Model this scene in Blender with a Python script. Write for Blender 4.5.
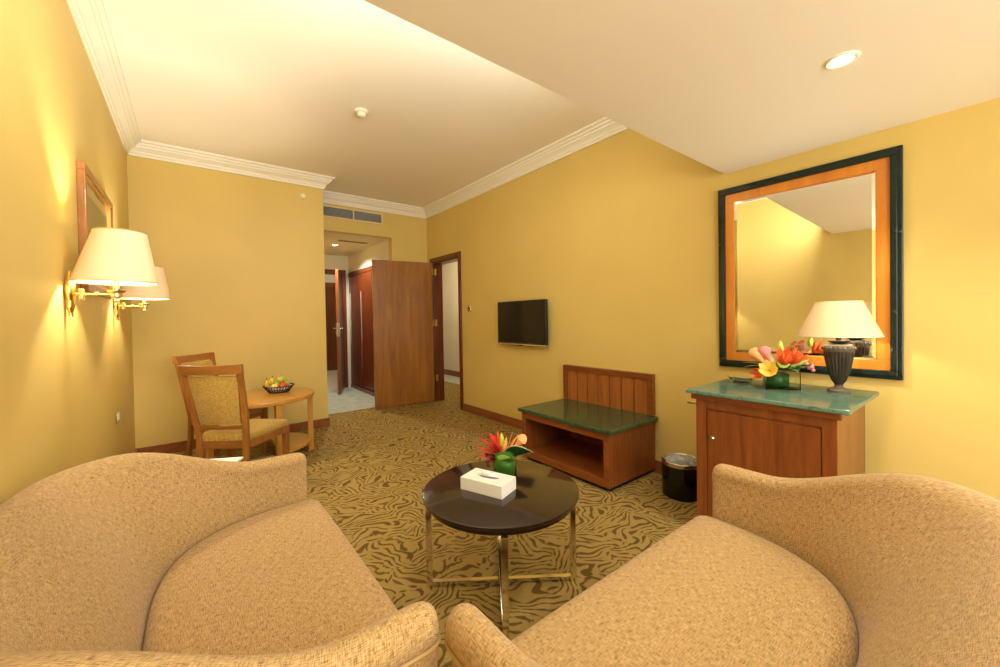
import bpy, bmesh, math, random
from mathutils import Vector, Matrix
PI = math.pi
R = math.radians
S = bpy.context.scene
for o in list(bpy.data.objects): bpy.data.objects.remove(o)
C = S.collection

# ---------------------------------------------------------------- camera
CAMZ = 1.25
def make_camera():
    yaw, pit, rol = R(37.967), R(0.831), R(0.959)
    f = Vector((math.sin(yaw)*math.cos(pit), math.cos(yaw)*math.cos(pit), -math.sin(pit)))
    r = Vector((math.cos(yaw), -math.sin(yaw), 0)); d = f.cross(r)
    c, s = math.cos(rol), math.sin(rol)
    r2 = c*r+s*d; d2 = -s*r+c*d
    cam = bpy.data.cameras.new('camera'); o = bpy.data.objects.new('camera', cam); C.objects.link(o)
    m = Matrix((r2, -d2, -f)).transposed().to_4x4(); m.translation = (0, 0, CAMZ)
    o.matrix_world = m
    cam.sensor_width = 36; cam.lens = 394.17/1000*36; cam.shift_y = -0.00998
    cam.clip_start = 0.02
    S.camera = o
make_camera()
# ---------------------------------------------------------------- world and exposure
W = bpy.data.worlds.new('world'); S.world = W; W.use_nodes = True
W.node_tree.nodes['Background'].inputs[0].default_value = (1.0, .86, .62, 1)
W.node_tree.nodes['Background'].inputs[1].default_value = 0.3
S.view_settings.view_transform = 'Standard'; S.view_settings.look = 'None'
S.view_settings.gamma = 1; S.view_settings.use_curve_mapping = False
S.view_settings.exposure = 0.08
# ---------------------------------------------------------------- lights (powers of every lamp)
WARM = (1.0, .92, .76); SOFT = (1.0, .96, .86)
P_SCONCE, P_TABLE, P_DOWN, P_FILL_WINDOW, P_HALL, P_BED, P_FILL_STRIP = 34, 18, 34, 86, 100, 28, 32  # the window and strip powers belong to added fill lights
def light(name, kind, loc, power, col=WARM, size=.03, rot=None, spot=None, sy=None, blend=.6):
    l = bpy.data.lights.new(name, kind); l.energy = power; l.color = col
    if kind == 'AREA':
        l.size = size
        if sy: l.shape = 'RECTANGLE'; l.size_y = sy
    else: l.shadow_soft_size = size
    if kind == 'SPOT': l.spot_size = R(spot); l.spot_blend = blend
    o = bpy.data.objects.new(name, l); C.objects.link(o); o.location = loc
    if rot: o.rotation_euler = rot
    return o
# added fill light at an invented window in the wall behind the camera
light('fill_window_light', 'AREA', (.9, -1.88, 1.35), P_FILL_WINDOW, (1.0, .99, .95), 1.9, (R(90), 0, 0), sy=1.7)
# added unseen strip on the dropped ceiling's face, brightening the high ceiling and walls
light('fill_strip_beam', 'AREA', (.75, 1.25, 2.34), P_FILL_STRIP, (1.0, .97, .90), 2.0, (R(96), 0, 0), sy=.14)

# ---------------------------------------------------------------- materials
M = {}
def mat(name, col=(.8,.8,.8), rough=.5, metal=0, spec=.5, coat=0, trans=0, ior=1.45, emit=None, es=0):
    m = bpy.data.materials.new(name); m.use_nodes = True; b = m.node_tree.nodes['Principled BSDF']
    b.inputs['Base Color'].default_value = (*col, 1); b.inputs['Roughness'].default_value = rough
    b.inputs['Metallic'].default_value = metal; b.inputs['Specular IOR Level'].default_value = spec
    b.inputs['Coat Weight'].default_value = coat; b.inputs['Transmission Weight'].default_value = trans
    b.inputs['IOR'].default_value = ior
    if emit: b.inputs['Emission Color'].default_value = (*emit, 1); b.inputs['Emission Strength'].default_value = es
    M[name] = m; return m, m.node_tree, b
def N(t, kind, **kw):
    n = t.nodes.new(kind)
    for k, v in kw.items():
        if k in n.inputs: n.inputs[k].default_value = v
        else: setattr(n, k, v)
    return n
def coords(t, scale, kind='Object', rot=(0,0,0)):
    c = t.nodes.new('ShaderNodeTexCoord'); mp = t.nodes.new('ShaderNodeMapping')
    mp.inputs['Scale'].default_value = scale; mp.inputs['Rotation'].default_value = rot
    t.links.new(c.outputs[kind], mp.inputs['Vector']); return mp.outputs[0]
def ramp(t, fac, stops):
    r = t.nodes.new('ShaderNodeValToRGB'); e = r.color_ramp.elements
    while len(e) < len(stops): e.new(.5)
    for q, (p, c) in zip(e, stops): q.position = p; q.color = (*c, 1)
    t.links.new(fac, r.inputs[0]); return r.outputs[0]
def bump(t, b, h, s=.2, d=.01):
    n = N(t, 'ShaderNodeBump', Strength=s, Distance=d); t.links.new(h, n.inputs['Height']); t.links.new(n.outputs[0], b.inputs['Normal'])

def paint(name, col, rough=.55, var=.04):
    m, t, b = mat(name, col, rough, spec=.3)
    n = N(t, 'ShaderNodeTexNoise', Scale=1.3, Detail=2.0); t.links.new(coords(t, (1,1,1)), n.inputs['Vector'])
    lo = tuple(c*(1-var) for c in col); hi = tuple(min(1, c*(1+var)) for c in col)
    t.links.new(ramp(t, n.outputs[0], [(.3, lo), (.7, hi)]), b.inputs['Base Color'])
    n2 = N(t, 'ShaderNodeTexNoise', Scale=160.0, Detail=2.0); t.links.new(coords(t, (1,1,1)), n2.inputs['Vector'])
    bump(t, b, n2.outputs[0], .05, .002)
paint('wall_paint', (.68, .505, .150), .5)
paint('hall_paint', (.72, .64, .47))
paint('ceiling_paint', (.95, .89, .75), .6, .01)
paint('crown_paint', (.90, .85, .70), .5, .01)

def wood(name, c1, c2, axis='z', scale=6, rough=.32, coat=.25, stretch=14):
    m, t, b = mat(name, c1, rough, coat=coat)
    sc = {'x': (1, stretch, stretch), 'y': (stretch, 1, stretch), 'z': (stretch, stretch, 1)}[axis]
    v = coords(t, sc)
    n = N(t, 'ShaderNodeTexNoise', Scale=float(scale)*.35, Detail=5.0, Roughness=.6, Distortion=.6); t.links.new(v, n.inputs['Vector'])
    mid = tuple((a+b_)/2 for a, b_ in zip(c1, c2))
    t.links.new(ramp(t, n.outputs[0], [(.3, c2), (.5, mid), (.68, c1)]), b.inputs['Base Color'])
    bump(t, b, n.outputs[0], .05, .002)
for ax in 'xyz':
    wood('mahogany_'+ax, (.27, .078, .014), (.155, .038, .007), ax)
wood('door_wood', (.36, .145, .016), (.23, .080, .008), 'z', 4, stretch=9)
wood('closet_wood', (.19, .045, .011), (.09, .020, .006), 'z', 5)
wood('groove_panel_wood', (.42, .15, .030), (.27, .08, .015), 'z', 7)
for ax in 'xyz':
    wood('honey_'+ax, (.60, .30, .052), (.45, .20, .03), ax, 5, .3, .3)
for ax in 'xz':
    wood('chair_wood_'+ax, (.36, .145, .028), (.24, .085, .015), ax, 6, .3, .3)
wood('orange_frame_wood', (.72, .27, .03), (.55, .18, .018), 'z', 3, .3, .3)
wood('base_wood', (.30, .10, .025), (.20, .06, .015), 'y', 4, .35, .2)
wood('espresso_wood', (.026, .013, .007), (.012, .006, .004), 'x', 8, .16, .5)

# carpet: curling dark strokes on an olive ground
m, t, b = mat('carpet', (.3, .22, .07), .95, spec=.1)
v = coords(t, (1, 1, 1))
n1 = N(t, 'ShaderNodeTexNoise', Scale=5.0, Detail=1.0, Roughness=.4); t.links.new(v, n1.inputs['Vector'])
mu = N(t, 'ShaderNodeVectorMath', operation='MULTIPLY_ADD'); mu.inputs[1].default_value = (.30, .30, 0)
t.links.new(n1.outputs['Color'], mu.inputs[0]); t.links.new(v, mu.inputs[2])
vo = N(t, 'ShaderNodeTexVoronoi', Scale=6.5); t.links.new(mu.outputs[0], vo.inputs['Vector'])
sc_ = N(t, 'ShaderNodeSeparateColor'); t.links.new(vo.outputs['Color'], sc_.inputs[0])
def MATH(op, a, b_=None, c_=None):
    n = N(t, 'ShaderNodeMath', operation=op)
    for i, x in enumerate((a, b_, c_)):
        if x is None: continue
        if isinstance(x, (int, float)): n.inputs[i].default_value = x
        else: t.links.new(x, n.inputs[i])
    return n.outputs[0]
th = MATH('MULTIPLY', sc_.outputs[0], 2.6)
sp = N(t, 'ShaderNodeSeparateXYZ'); t.links.new(mu.outputs[0], sp.inputs[0])
pr_ = MATH('ADD', MATH('MULTIPLY', sp.outputs[0], MATH('COSINE', th)), MATH('MULTIPLY', sp.outputs[1], MATH('SINE', th)))
wv = MATH('SINE', MATH('MULTIPLY', pr_, 2*PI/.040))
n2 = N(t, 'ShaderNodeTexNoise', Scale=20.0, Detail=1.0); t.links.new(mu.outputs[0], n2.inputs['Vector'])
ad = MATH('MULTIPLY_ADD', n2.outputs[0], 3.4, wv)
mp_ = N(t, 'ShaderNodeMapRange'); mp_.inputs['From Min'].default_value = 2.05; mp_.inputs['From Max'].default_value = 2.40
t.links.new(ad, mp_.inputs['Value'])
n3 = N(t, 'ShaderNodeTexNoise', Scale=260.0, Detail=2.0); t.links.new(v, n3.inputs['Vector'])
ground = ramp(t, n3.outputs[0], [(.3, (.30, .20, .052)), (.7, (.42, .29, .09))])
dark = ramp(t, n3.outputs[0], [(.3, (.11, .063, .015)), (.7, (.17, .10, .028))])
mx = N(t, 'ShaderNodeMix', data_type='RGBA'); t.links.new(mp_.outputs[0], mx.inputs[0])
t.links.new(ground, mx.inputs[6]); t.links.new(dark, mx.inputs[7]); t.links.new(mx.outputs[2], b.inputs['Base Color'])
bump(t, b, n3.outputs[0], .4, .004)
m, t, b = mat('hall_carpet', (.42, .45, .35), .9, spec=.1)
n = N(t, 'ShaderNodeTexNoise', Scale=8.0, Detail=4.0); t.links.new(coords(t, (1,1,1)), n.inputs['Vector'])
t.links.new(ramp(t, n.outputs[0], [(.3, (.36, .38, .30)), (.7, (.48, .50, .40))]), b.inputs['Base Color'])

# woven upholstery in UV metres: threads along u and v
def weave(name, lo, mid, hi, s=1.0, kind='UV', contrast=1.0):
    m, t, b = mat(name, mid, .85, spec=.15); b.inputs['Sheen Weight'].default_value = .15
    a1 = N(t, 'ShaderNodeTexNoise', Scale=1.0, Detail=2.0, Roughness=.6); t.links.new(coords(t, (42*s, 400*s, 42*s), kind), a1.inputs['Vector'])
    a2 = N(t, 'ShaderNodeTexNoise', Scale=1.0, Detail=2.0, Roughness=.6); t.links.new(coords(t, (400*s, 42*s, 400*s), kind), a2.inputs['Vector'])
    ad = N(t, 'ShaderNodeMath', operation='ADD'); t.links.new(a1.outputs[0], ad.inputs[0]); t.links.new(a2.outputs[0], ad.inputs[1])
    dv = N(t, 'ShaderNodeMath', operation='MULTIPLY'); dv.inputs[1].default_value = .5; t.links.new(ad.outputs[0], dv.inputs[0])
    w = .12/contrast
    t.links.new(ramp(t, dv.outputs[0], [(.5-w, lo), (.5, mid), (.5+w*.8, hi)]), b.inputs['Base Color'])
    bump(t, b, dv.outputs[0], .35, .003)
weave('sofa_fabric', (.17, .09, .03), (.43, .272, .104), (.57, .38, .17), 1.25, 'UV', .9)
weave('sofa_outer_fabric', (.20, .12, .045), (.42, .28, .13), (.6, .43, .22))
weave('chair_fabric', (.24, .135, .018), (.42, .26, .05), (.56, .37, .09), 1.8, 'Object', .9)

# green marble
def marble(name, a, c, d, scale=9):
    m, t, b = mat(name, a, .13, spec=.35)
    n = N(t, 'ShaderNodeTexNoise', Scale=float(scale), Detail=7.0, Roughness=.7, Distortion=1.6); t.links.new(coords(t, (1,1,1)), n.inputs['Vector'])
    t.links.new(ramp(t, n.outputs[0], [(.3, a), (.52, c), (.62, a), (.75, d)]), b.inputs['Base Color'])
marble('green_marble', (.014, .034, .014), (.055, .095, .038), (.14, .20, .09), 14)
marble('blue_green_marble', (.04, .095, .06), (.13, .22, .15), (.42, .52, .40), 14)
marble('black_marble', (.006, .012, .010), (.014, .025, .02), (.16, .2, .17), 7)

mat('chrome', (.85, .80, .70), .10, 1)
mat('steel', (.75, .72, .66), .18, 1)
mat('brass', (.95, .70, .28), .2, 1)
mat('pale_brass', (.95, .80, .50), .25, 1)
mat('mirror_glass', (.93, .93, .90), .01, 1)
mat('black_gloss', (.006, .005, .005), .12)
mat('black_plastic', (.012, .011, .010), .35)
mat('dark_grey', (.05, .045, .04), .5)
mat('white_card', (.86, .83, .76), .5)
mat('tissue_paper', (.95, .93, .90), .8)
mat('ivory_plastic', (.85, .78, .60), .4)
mat('vent_metal', (.42, .42, .38), .5)
mat('vent_dark', (.10, .11, .10), .7)
mat('vent_frame', (.74, .60, .30), .5)
mat('glow_bulb', (1, 1, 1), .5, emit=(1, .93, .8), es=25)
mat('warm_bulb', (1, 1, 1), .5, emit=(1, .82, .5), es=4)
mat('ceramic_dark', (.032, .027, .021), .3)
mat('ceramic_rim', (.12, .10, .075), .4)
mat('clear_bag', (.8, .82, .78), .25, trans=.6)
mat('leaf_green', (.06, .19, .015), .4)
mat('leaf_dark', (.015, .075, .012), .35)
mat('leaf_pale', (.26, .42, .05), .4)
mat('leaf_edge', (.75, .72, .45), .5)
mat('red_petal', (.62, .03, .015), .45)
mat('orange_petal', (.85, .13, .03), .45)
mat('peach_petal', (.92, .42, .14), .45)
mat('pink_petal', (.82, .30, .26), .45)
mat('yellow_petal', (.90, .66, .13), .45)
mat('lime_bud', (.55, .60, .06), .45)
mat('dark_berry', (.12, .01, .02), .4)
mat('pink_berry', (.75, .22, .22), .4)
mat('banana_skin', (.82, .62, .04), .5)
mat('green_skin', (.42, .52, .05), .4)
mat('red_skin', (.58, .07, .02), .35)
mat('brown_stem', (.08, .04, .015), .6)
mat('basket_weave', (.035, .018, .012), .5)
mat('basket_liner', (.85, .80, .74), .6)
mat('glass_pane', (.95, .97, .93), .03, trans=1, ior=1.3)
mat('art_mat', (.55, .42, .16), .5)
mat('art_print', (.36, .27, .09), .5)
mat('gilt', (.85, .52, .12), .3, .6)
mat('corridor_floor', (.62, .52, .38), .3)
mat('paper_dark', (.3, .3, .3), .6)
mat('curtain', (.75, .62, .40), .9)
# clear glass for vases: thin
m, t, b = mat('vase_glass', (.93, .97, .93), .02, trans=1, ior=1.12)
# lamp shade: lit cloth, light passes from the bulb inside
def shade_cloth(name, fac, tc):
    m = bpy.data.materials.new(name); m.use_nodes = True; t = m.node_tree; t.nodes.clear(); M[name] = m
    out = t.nodes.new('ShaderNodeOutputMaterial'); d = N(t, 'ShaderNodeBsdfDiffuse', Color=(.85, .70, .44, 1)); tr = N(t, 'ShaderNodeBsdfTranslucent', Color=(*tc, 1))
    ms = t.nodes.new('ShaderNodeMixShader'); ms.inputs[0].default_value = fac
    t.links.new(d.outputs[0], ms.inputs[1]); t.links.new(tr.outputs[0], ms.inputs[2]); t.links.new(ms.outputs[0], out.inputs[0])
shade_cloth('shade_cloth', .11, (.95, .70, .36)); shade_cloth('sconce_cloth', .045, (.95, .66, .30))

# ---------------------------------------------------------------- mesh helpers
class MB:
    def __init__(s): s.v = []; s.f = []; s.uv = {}
    def add(s, vs, fs, uvs=None):
        o = len(s.v); s.v += [tuple(p) for p in vs]
        for k, f in enumerate(fs):
            s.f.append([i+o for i in f])
            if uvs: s.uv[len(s.f)-1] = [uvs[i] for i in f] if not isinstance(uvs, dict) else uvs[k]
        return s
    def box(s, x0, x1, y0, y1, z0, z1):
        v = [(x, y, z) for z in (z0, z1) for y in (y0, y1) for x in (x0, x1)]
        return s.add(v, [(0,2,3,1), (4,5,7,6), (0,1,5,4), (2,6,7,3), (0,4,6,2), (1,3,7,5)])
    def hexa(s, bot, top):      # two quads, same winding
        return s.add(list(bot)+list(top), [(3,2,1,0), (4,5,6,7), (0,1,5,4), (1,2,6,5), (2,3,7,6), (3,0,4,7)])
    def prism(s, pts, z0, z1):
        n = len(pts); v = [(x, y, z0) for x, y in pts]+[(x, y, z1) for x, y in pts]
        return s.add(v, [list(range(n))[::-1], list(range(n, 2*n))]+[(i, (i+1)%n, n+(i+1)%n, n+i) for i in range(n)])
    def lathe(s, prof, c=(0,0,0), n=32, axis='z', sx=1, sy=1, close=True):
        c = Vector(c); v = []
        def pt(r, a, h):
            x, y = r*math.cos(a)*sx, r*math.sin(a)*sy
            return {'z': (x, y, h), 'x': (h, x, y), 'y': (y, h, x)}[axis]
        for r, h in prof:
            for k in range(n): v.append(c+Vector(pt(r, 2*PI*k/n, h)))
        f = []
        for i in range(len(prof)-1):
            for k in range(n):
                a, b = i*n+k, i*n+(k+1)%n; f.append((a, b, b+n, a+n))
        if close: f.append(list(range(n))[::-1]); f.append([(len(prof)-1)*n+k for k in range(n)])
        return s.add(v, f)
    def tube(s, pts, r, n=8, closed=False):
        pts = [Vector(p) for p in pts]; L = len(pts); v = []; up = None
        for i, p in enumerate(pts):
            a = pts[(i-1) % L] if (closed or i > 0) else p; b = pts[(i+1) % L] if (closed or i < L-1) else p
            tg = (b-a).normalized()
            if up is None: up = Vector((0,0,1)) if abs(tg.z) < .9 else Vector((1,0,0))
            sd = tg.cross(up).normalized(); up = sd.cross(tg).normalized()
            rr = r[i] if isinstance(r, (list, tuple)) else r
            for k in range(n):
                an = 2*PI*k/n; v.append(p+rr*(math.cos(an)*sd+math.sin(an)*up))
        f = [(i*n+k, i*n+(k+1)%n, ((i+1)%L)*n+(k+1)%n, ((i+1)%L)*n+k) for i in range(L if closed else L-1) for k in range(n)]
        if not closed: f += [list(range(n))[::-1], [(L-1)*n+k for k in range(n)]]
        return s.add(v, f)
    def bar(s, a, b, w, h, up=(0,0,1)):       # rectangular bar from a to b
        a, b = Vector(a), Vector(b); t_ = (b-a).normalized(); u = Vector(up)
        sd = t_.cross(u).normalized(); u = sd.cross(t_).normalized()
        q = lambda p: [p-sd*w/2-u*h/2, p+sd*w/2-u*h/2, p+sd*w/2+u*h/2, p-sd*w/2+u*h/2]
        return s.hexa(q(a), q(b))
    def ball(s, c, r, n=14, m_=8, sx=1, sy=1, sz=1):
        prof = [(max(1e-4, r*math.sin(PI*i/m_)), -r*math.cos(PI*i/m_)*sz) for i in range(m_+1)]
        return s.lathe(prof, c, n, sx=sx, sy=sy)
    def build(s, name, m, parent=None, smooth=True, bevel=0, seg=2, subsurf=0, solid=0, kind=None, angle=35):
        me = bpy.data.meshes.new(name); me.from_pydata(s.v, [], s.f)
        if s.uv:
            ul = me.uv_layers.new(name='UVMap')
            for p in me.polygons:
                u = s.uv.get(p.index)
                if u:
                    for k, li in enumerate(p.loop_indices): ul.data[li].uv = u[k]
        bm = bmesh.new(); bm.from_mesh(me); bmesh.ops.recalc_face_normals(bm, faces=bm.faces)
        if smooth:
            for f in bm.faces: f.smooth = True
            for e in bm.edges:
                if len(e.link_faces) == 2 and e.calc_face_angle(0) > R(angle): e.smooth = False
        bm.to_mesh(me); bm.free()
        me.materials.append(M[m] if isinstance(m, str) else m)
        o = bpy.data.objects.new(name, me); C.objects.link(o)
        if parent: o.parent = parent
        if bevel:
            q = o.modifiers.new('bevel', 'BEVEL'); q.width = bevel; q.segments = seg; q.limit_method = 'ANGLE'; q.angle_limit = R(40)
        if solid:
            q = o.modifiers.new('solid', 'SOLIDIFY'); q.thickness = solid; q.offset = 0
        if subsurf:
            q = o.modifiers.new('sub', 'SUBSURF'); q.levels = subsurf; q.render_levels = subsurf
        if kind: o['kind'] = kind
        return o
def tag(o, label, cat, group=None):
    o['label'] = label; o['category'] = cat
    if group: o['group'] = group
    return o
def thing(name, label, cat, loc=(0,0,0), rz=0, group=None):
    o = bpy.data.objects.new(name, None); C.objects.link(o); o.location = loc; o.rotation_euler = (0, 0, rz)
    o.empty_display_size = .1
    return tag(o, label, cat, group)
def sthing(name, loc=(0,0,0), rz=0):
    o = bpy.data.objects.new(name, None); C.objects.link(o); o.location = loc; o.rotation_euler = (0, 0, rz)
    o['kind'] = 'structure'; return o
def copy_tree(o, parent=None):
    c = o.copy(); C.objects.link(c)
    if parent: c.parent = parent
    for ch in [k for k in bpy.data.objects if k.parent == o and k is not c]: copy_tree(ch, c)
    return c
def struct(name, mb, m, **kw): return mb.build(name, m, kind='structure', smooth=False, **kw)

# ---------------------------------------------------------------- room shell
XL, XR, YB, YA, YF = -.44, 2.89, 4.95, 5.51, -1.9
XC = 1.247            # corner between the back wall and the alcove
ZC, ZS, YS = 2.93, 2.205, 1.18
XH, YH, ZH = 2.32, 7.55, 2.443          # entrance hall
D0, D1, DZ = 4.60, 5.34, 2.10           # bedroom doorway in the right wall
T = .15
struct('wall_left', MB().box(XL-T, XL, YF-T, YB+T, 0, ZC), 'wall_paint')
w = MB(); w.box(XL, XC, YB, YB+T, 0, ZC); w.box(XC-T, XC, YB+T, YH+.0, 0, ZC); struct('wall_back', w, 'wall_paint')
w = MB(); w.box(XC, 2.32, YA, YA+.12, 2.445, ZC); w.box(2.32, XR, YA, YA+.12, 0, ZC); struct('wall_alcove', w, 'wall_paint')
w = MB(); w.box(XR, XR+T, YF-T, D0, 0, ZC); w.box(XR, XR+T, D1, YA+.12, 0, ZC); w.box(XR, XR+T, D0, D1, DZ, ZC)
struct('wall_right', w, 'wall_paint')
WX0, WX1, WZ0, WZ1 = -.2, 2.4, .5, 2.15
w = MB(); w.box(XL, WX0, YF-T, YF, 0, ZC); w.box(WX1, XR, YF-T, YF, 0, ZC); w.box(WX0, WX1, YF-T, YF, 0, WZ0); w.box(WX0, WX1, YF-T, YF, WZ1, ZC)
struct('wall_front', w, 'wall_paint')
struct('ceiling', MB().box(XL-T, XR+T, YS, YA+.12, ZC, ZC+.1), 'ceiling_paint')
struct('ceiling', MB().box(XL, XR, YF, YS, ZS, ZC), 'ceiling_paint')
struct('floor', MB().box(XL-T, XR, YF-T, YA, -.1, 0), 'carpet')
struct('floor', MB().box(XC-T, XH+.1, YA, YH+.1, -.1, 0), 'hall_carpet')
struct('trim_1', MB().box(XC, XH, YA-.02, YA+.012, 0, .006), 'pale_brass')
# added window behind the camera, out of view, housing the fill light
wn = sthing('fill_window_1')
f = MB(); f.box(WX0, WX0+.05, YF-.1, YF-.04, WZ0, WZ1); f.box(WX1-.05, WX1, YF-.1, YF-.04, WZ0, WZ1); f.box(WX0+.05, WX1-.05, YF-.1, YF-.04, WZ0, WZ0+.05); f.box(WX0+.05, WX1-.05, YF-.1, YF-.04, WZ1-.05, WZ1)
f.box(1.08, 1.12, YF-.1, YF-.04, WZ0+.05, WZ1-.05)
f.build('fill_window_frame', 'white_card', wn); MB().box(WX0+.05, WX1-.05, YF-.075, YF-.07, WZ0+.05, WZ1-.05).build('pane', 'glass_pane', wn)

# crown moulding swept round the high ceiling
def sweep(path, prof, closed=False):
    # path: xy points with the room on the right-hand side of travel normal; prof: (inset, z)
    P = [Vector((x, y)) for x, y in path]; L = len(P); mb = MB(); vs = []
    for i, p in enumerate(P):
        def nrm(a, b): d = (b-a).normalized(); return Vector((d.y, -d.x))
        if i == 0: n = nrm(P[0], P[1])
        elif i == L-1: n = nrm(P[-2], P[-1])
        else:
            a, b = nrm(P[i-1], P[i]), nrm(P[i], P[i+1]); n = (a+b); n = n/(n.dot(a))
        for ins, z in prof: q = p+n*ins; vs.append((q.x, q.y, z))
    k = len(prof)
    fs = [(i*k+j, i*k+(j+1)%k, (i+1)*k+(j+1)%k, (i+1)*k+j) for i in range(L-1) for j in range(k)]
    fs += [list(range(k)), [(L-1)*k+j for j in range(k)][::-1]]
    return mb.add(vs, fs)
zb = 2.80
cp = [(0, zb), (.014, zb), (.016, zb+.018), (.026, zb+.026), (.028, zb+.040), (.045, zb+.058), (.066, zb+.070), (.070, zb+.084), (.084, zb+.090), (.088, zb+.105), (.108, zb+.112), (.112, ZC), (0, ZC)]
path = [(XL, YS), (XL, YB), (XC, YB), (XC, YA), (XR, YA), (XR, YS)]
o = sweep(path, cp).build('trim_2', 'crown_paint', kind='structure', angle=25)
# baseboards
BH, BT = .098, .016
def bb(name, x0, x1, y0, y1): struct(name, MB().box(x0, x1, y0, y1, 0, BH), 'base_wood', bevel=.003)
bb('baseboard_left', XL, XL+BT, YF+BT, YB-BT); bb('baseboard_back', XL, XC+.0, YB-BT, YB)
bb('baseboard_return', XC, XC+BT, YB-BT, YA-.03)
bb('baseboard_right', XR-BT, XR, YF+BT, D0-.07); bb('baseboard_front', XL, XR, YF, YF+BT)
bb('baseboard_alcove', 2.42, XR-.03, YA-BT, YA)

# ---------------------------------------------------------------- bedroom doorway and its leaf
dr = sthing('door_1')
f = MB(); cw, ct = .062, .018
f.box(XR-ct, XR, D0-cw, D0, 0, DZ+cw); f.box(XR-ct, XR, D0, D1+.0, DZ, DZ+cw)
f.box(XR-ct, XR, D1, D1+cw, 0, DZ+cw)
f.box(XR, XR+T, D0, D0+.025, 0, DZ-.025); f.box(XR, XR+T, D1-.025, D1, 0, DZ-.025); f.box(XR, XR+T, D0, D1, DZ-.025, DZ)
f.build('door_frame', 'closet_wood', dr, smooth=False, bevel=.002)
lf = sthing('door_2', (XR-.03, D1-.02, 0), 0)
hx, hy = 0, 0; LW = .872; ang = math.atan2(.115, -.84)
lf.rotation_euler = (0, 0, ang)
l = MB().box(0, LW, -.02, .02, .012, 2.092).build('leaf', 'door_wood', lf, smooth=False, bevel=.002)
for z in (.35, 1.19, 1.96):
    MB().box(-.004, .0, -.019, .019, z-.05, z+.05).lathe([(.006, -.05), (.006, .05)], (-.006, .02, z), 10).build('hinge', 'brass', l)
for z in (.35, 1.19, 1.96):
    h = MB().box(XR+.01, XR+.045, D1-.029, D1-.025, z-.05, z+.05).build('hinge_plate', 'brass', dr)
# bedroom beyond
w = MB(); w.box(4.45, 4.6, 3.6, 8.2, 0, 2.6); w.box(XR+T, 4.6, 8.0, 8.2, 0, 2.6); w.box(XR+T, 4.6, 3.45, 3.6, 0, 2.6); struct('wall_bedroom', w, 'hall_paint')
struct('floor', MB().box(XR, 4.45, 3.6, 8.0, -.1, 0), 'carpet')
struct('ceiling', MB().box(XR+T, 4.6, 3.45, 8.2, 2.6, 2.7), 'ceiling_paint')
struct('wall_party', MB().box(XR, XR+T, YA+.12, 8.2, 0, 2.6), 'hall_paint')
struct('baseboard_bedroom', MB().box(4.43, 4.45, 3.6, 8.0, 0, .12), 'base_wood')
struct('trim_3', MB().box(3.95, 4.43, 5.6, 8.0, 0, .006), 'hall_carpet')
light('bedroom_lamp', 'POINT', (3.6, 6.3, 2.2), P_BED, (1, .9, .75), .12)

# ---------------------------------------------------------------- entrance hall
w = MB(); w.box(XH, XH+.1, YA+.12, YH, 2.13, ZH); w.box(XH, XH+.1, YA+.12, 5.75, 0, 2.13)
struct('wall_hall_right', w, 'hall_paint')
w = MB(); w.box(XC, 1.35, YH, YH+.12, 0, ZH); w.box(1.35, XH+.1, YH, YH+.12, 2.18, ZH); w.box(2.265, XH+.1, YH, YH+.12, 0, 2.18)
struct('wall_hall_far', w, 'hall_paint')
struct('ceiling', MB().box(XC-T, XH+.1, YA+.12, YH+.12, ZH, ZH+.05), 'hall_paint')
fr = sthing('door_3')
f = MB(); f.box(1.35, 1.42, YH-.02, YH+.12, 0, 2.18); f.box(2.195, 2.265, YH-.02, YH+.12, 0, 2.18); f.box(1.42, 2.195, YH-.02, YH+.12, 2.10, 2.18)
f.build('door_frame', 'closet_wood', fr, smooth=False)
# open entrance door: leaf swung into the hall
en = sthing('door_4', (2.175, YH-.03, 0)); en.rotation_euler = (0, 0, math.atan2(6.80-YH+.03, 1.89-2.175))
l = MB().box(0, .70, -.022, .022, .01, 2.10).build('leaf', 'mahogany_z', en, smooth=False, bevel=.002)
h = MB(); h.box(.655, .69, -.03, -.022, 1.00, 1.20); h.box(.655, .69, .022, .03, 1.00, 1.20); h.tube([(.67, -.03, 1.12), (.67, -.07, 1.12), (.58, -.07, 1.12)], .009); h.tube([(.67, .03, 1.12), (.67, .07, 1.12), (.58, .07, 1.12)], .009)
h.box(.700, .703, -.013, .013, .98, 1.22)
h.build('handle', 'steel', l)
# built-in closet along the hall's right side
cl = thing('hall_closet', 'dark red wooden closet doors with thin steel pulls lining the entrance hall', 'closet', (XH, 5.75, 0))
a = YH-.02-5.75
MB().box(.02, .1, 0, a, .0, 2.13).build('carcass', 'closet_wood', cl, smooth=False)
MB().box(-.01, .02, 0, a, .0, .07).build('kick_rail', 'closet_wood', cl, smooth=False)
MB().box(-.012, .02, 0, a, 2.06, 2.13).build('rail', 'closet_wood', cl, smooth=False)
for k in range(3):
    y0 = k*a/3+.012; y1 = (k+1)*a/3-.012
    d_ = MB().box(-.006, .02, y0, y1, .09, 2.05).build('door', 'door_wood' if k == 0 else 'closet_wood', cl, smooth=False, bevel=.002)
    MB().box(-.016, -.006, y1-.05, y1-.038, .35, 1.75).build('pull', 'steel', d_)
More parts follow.
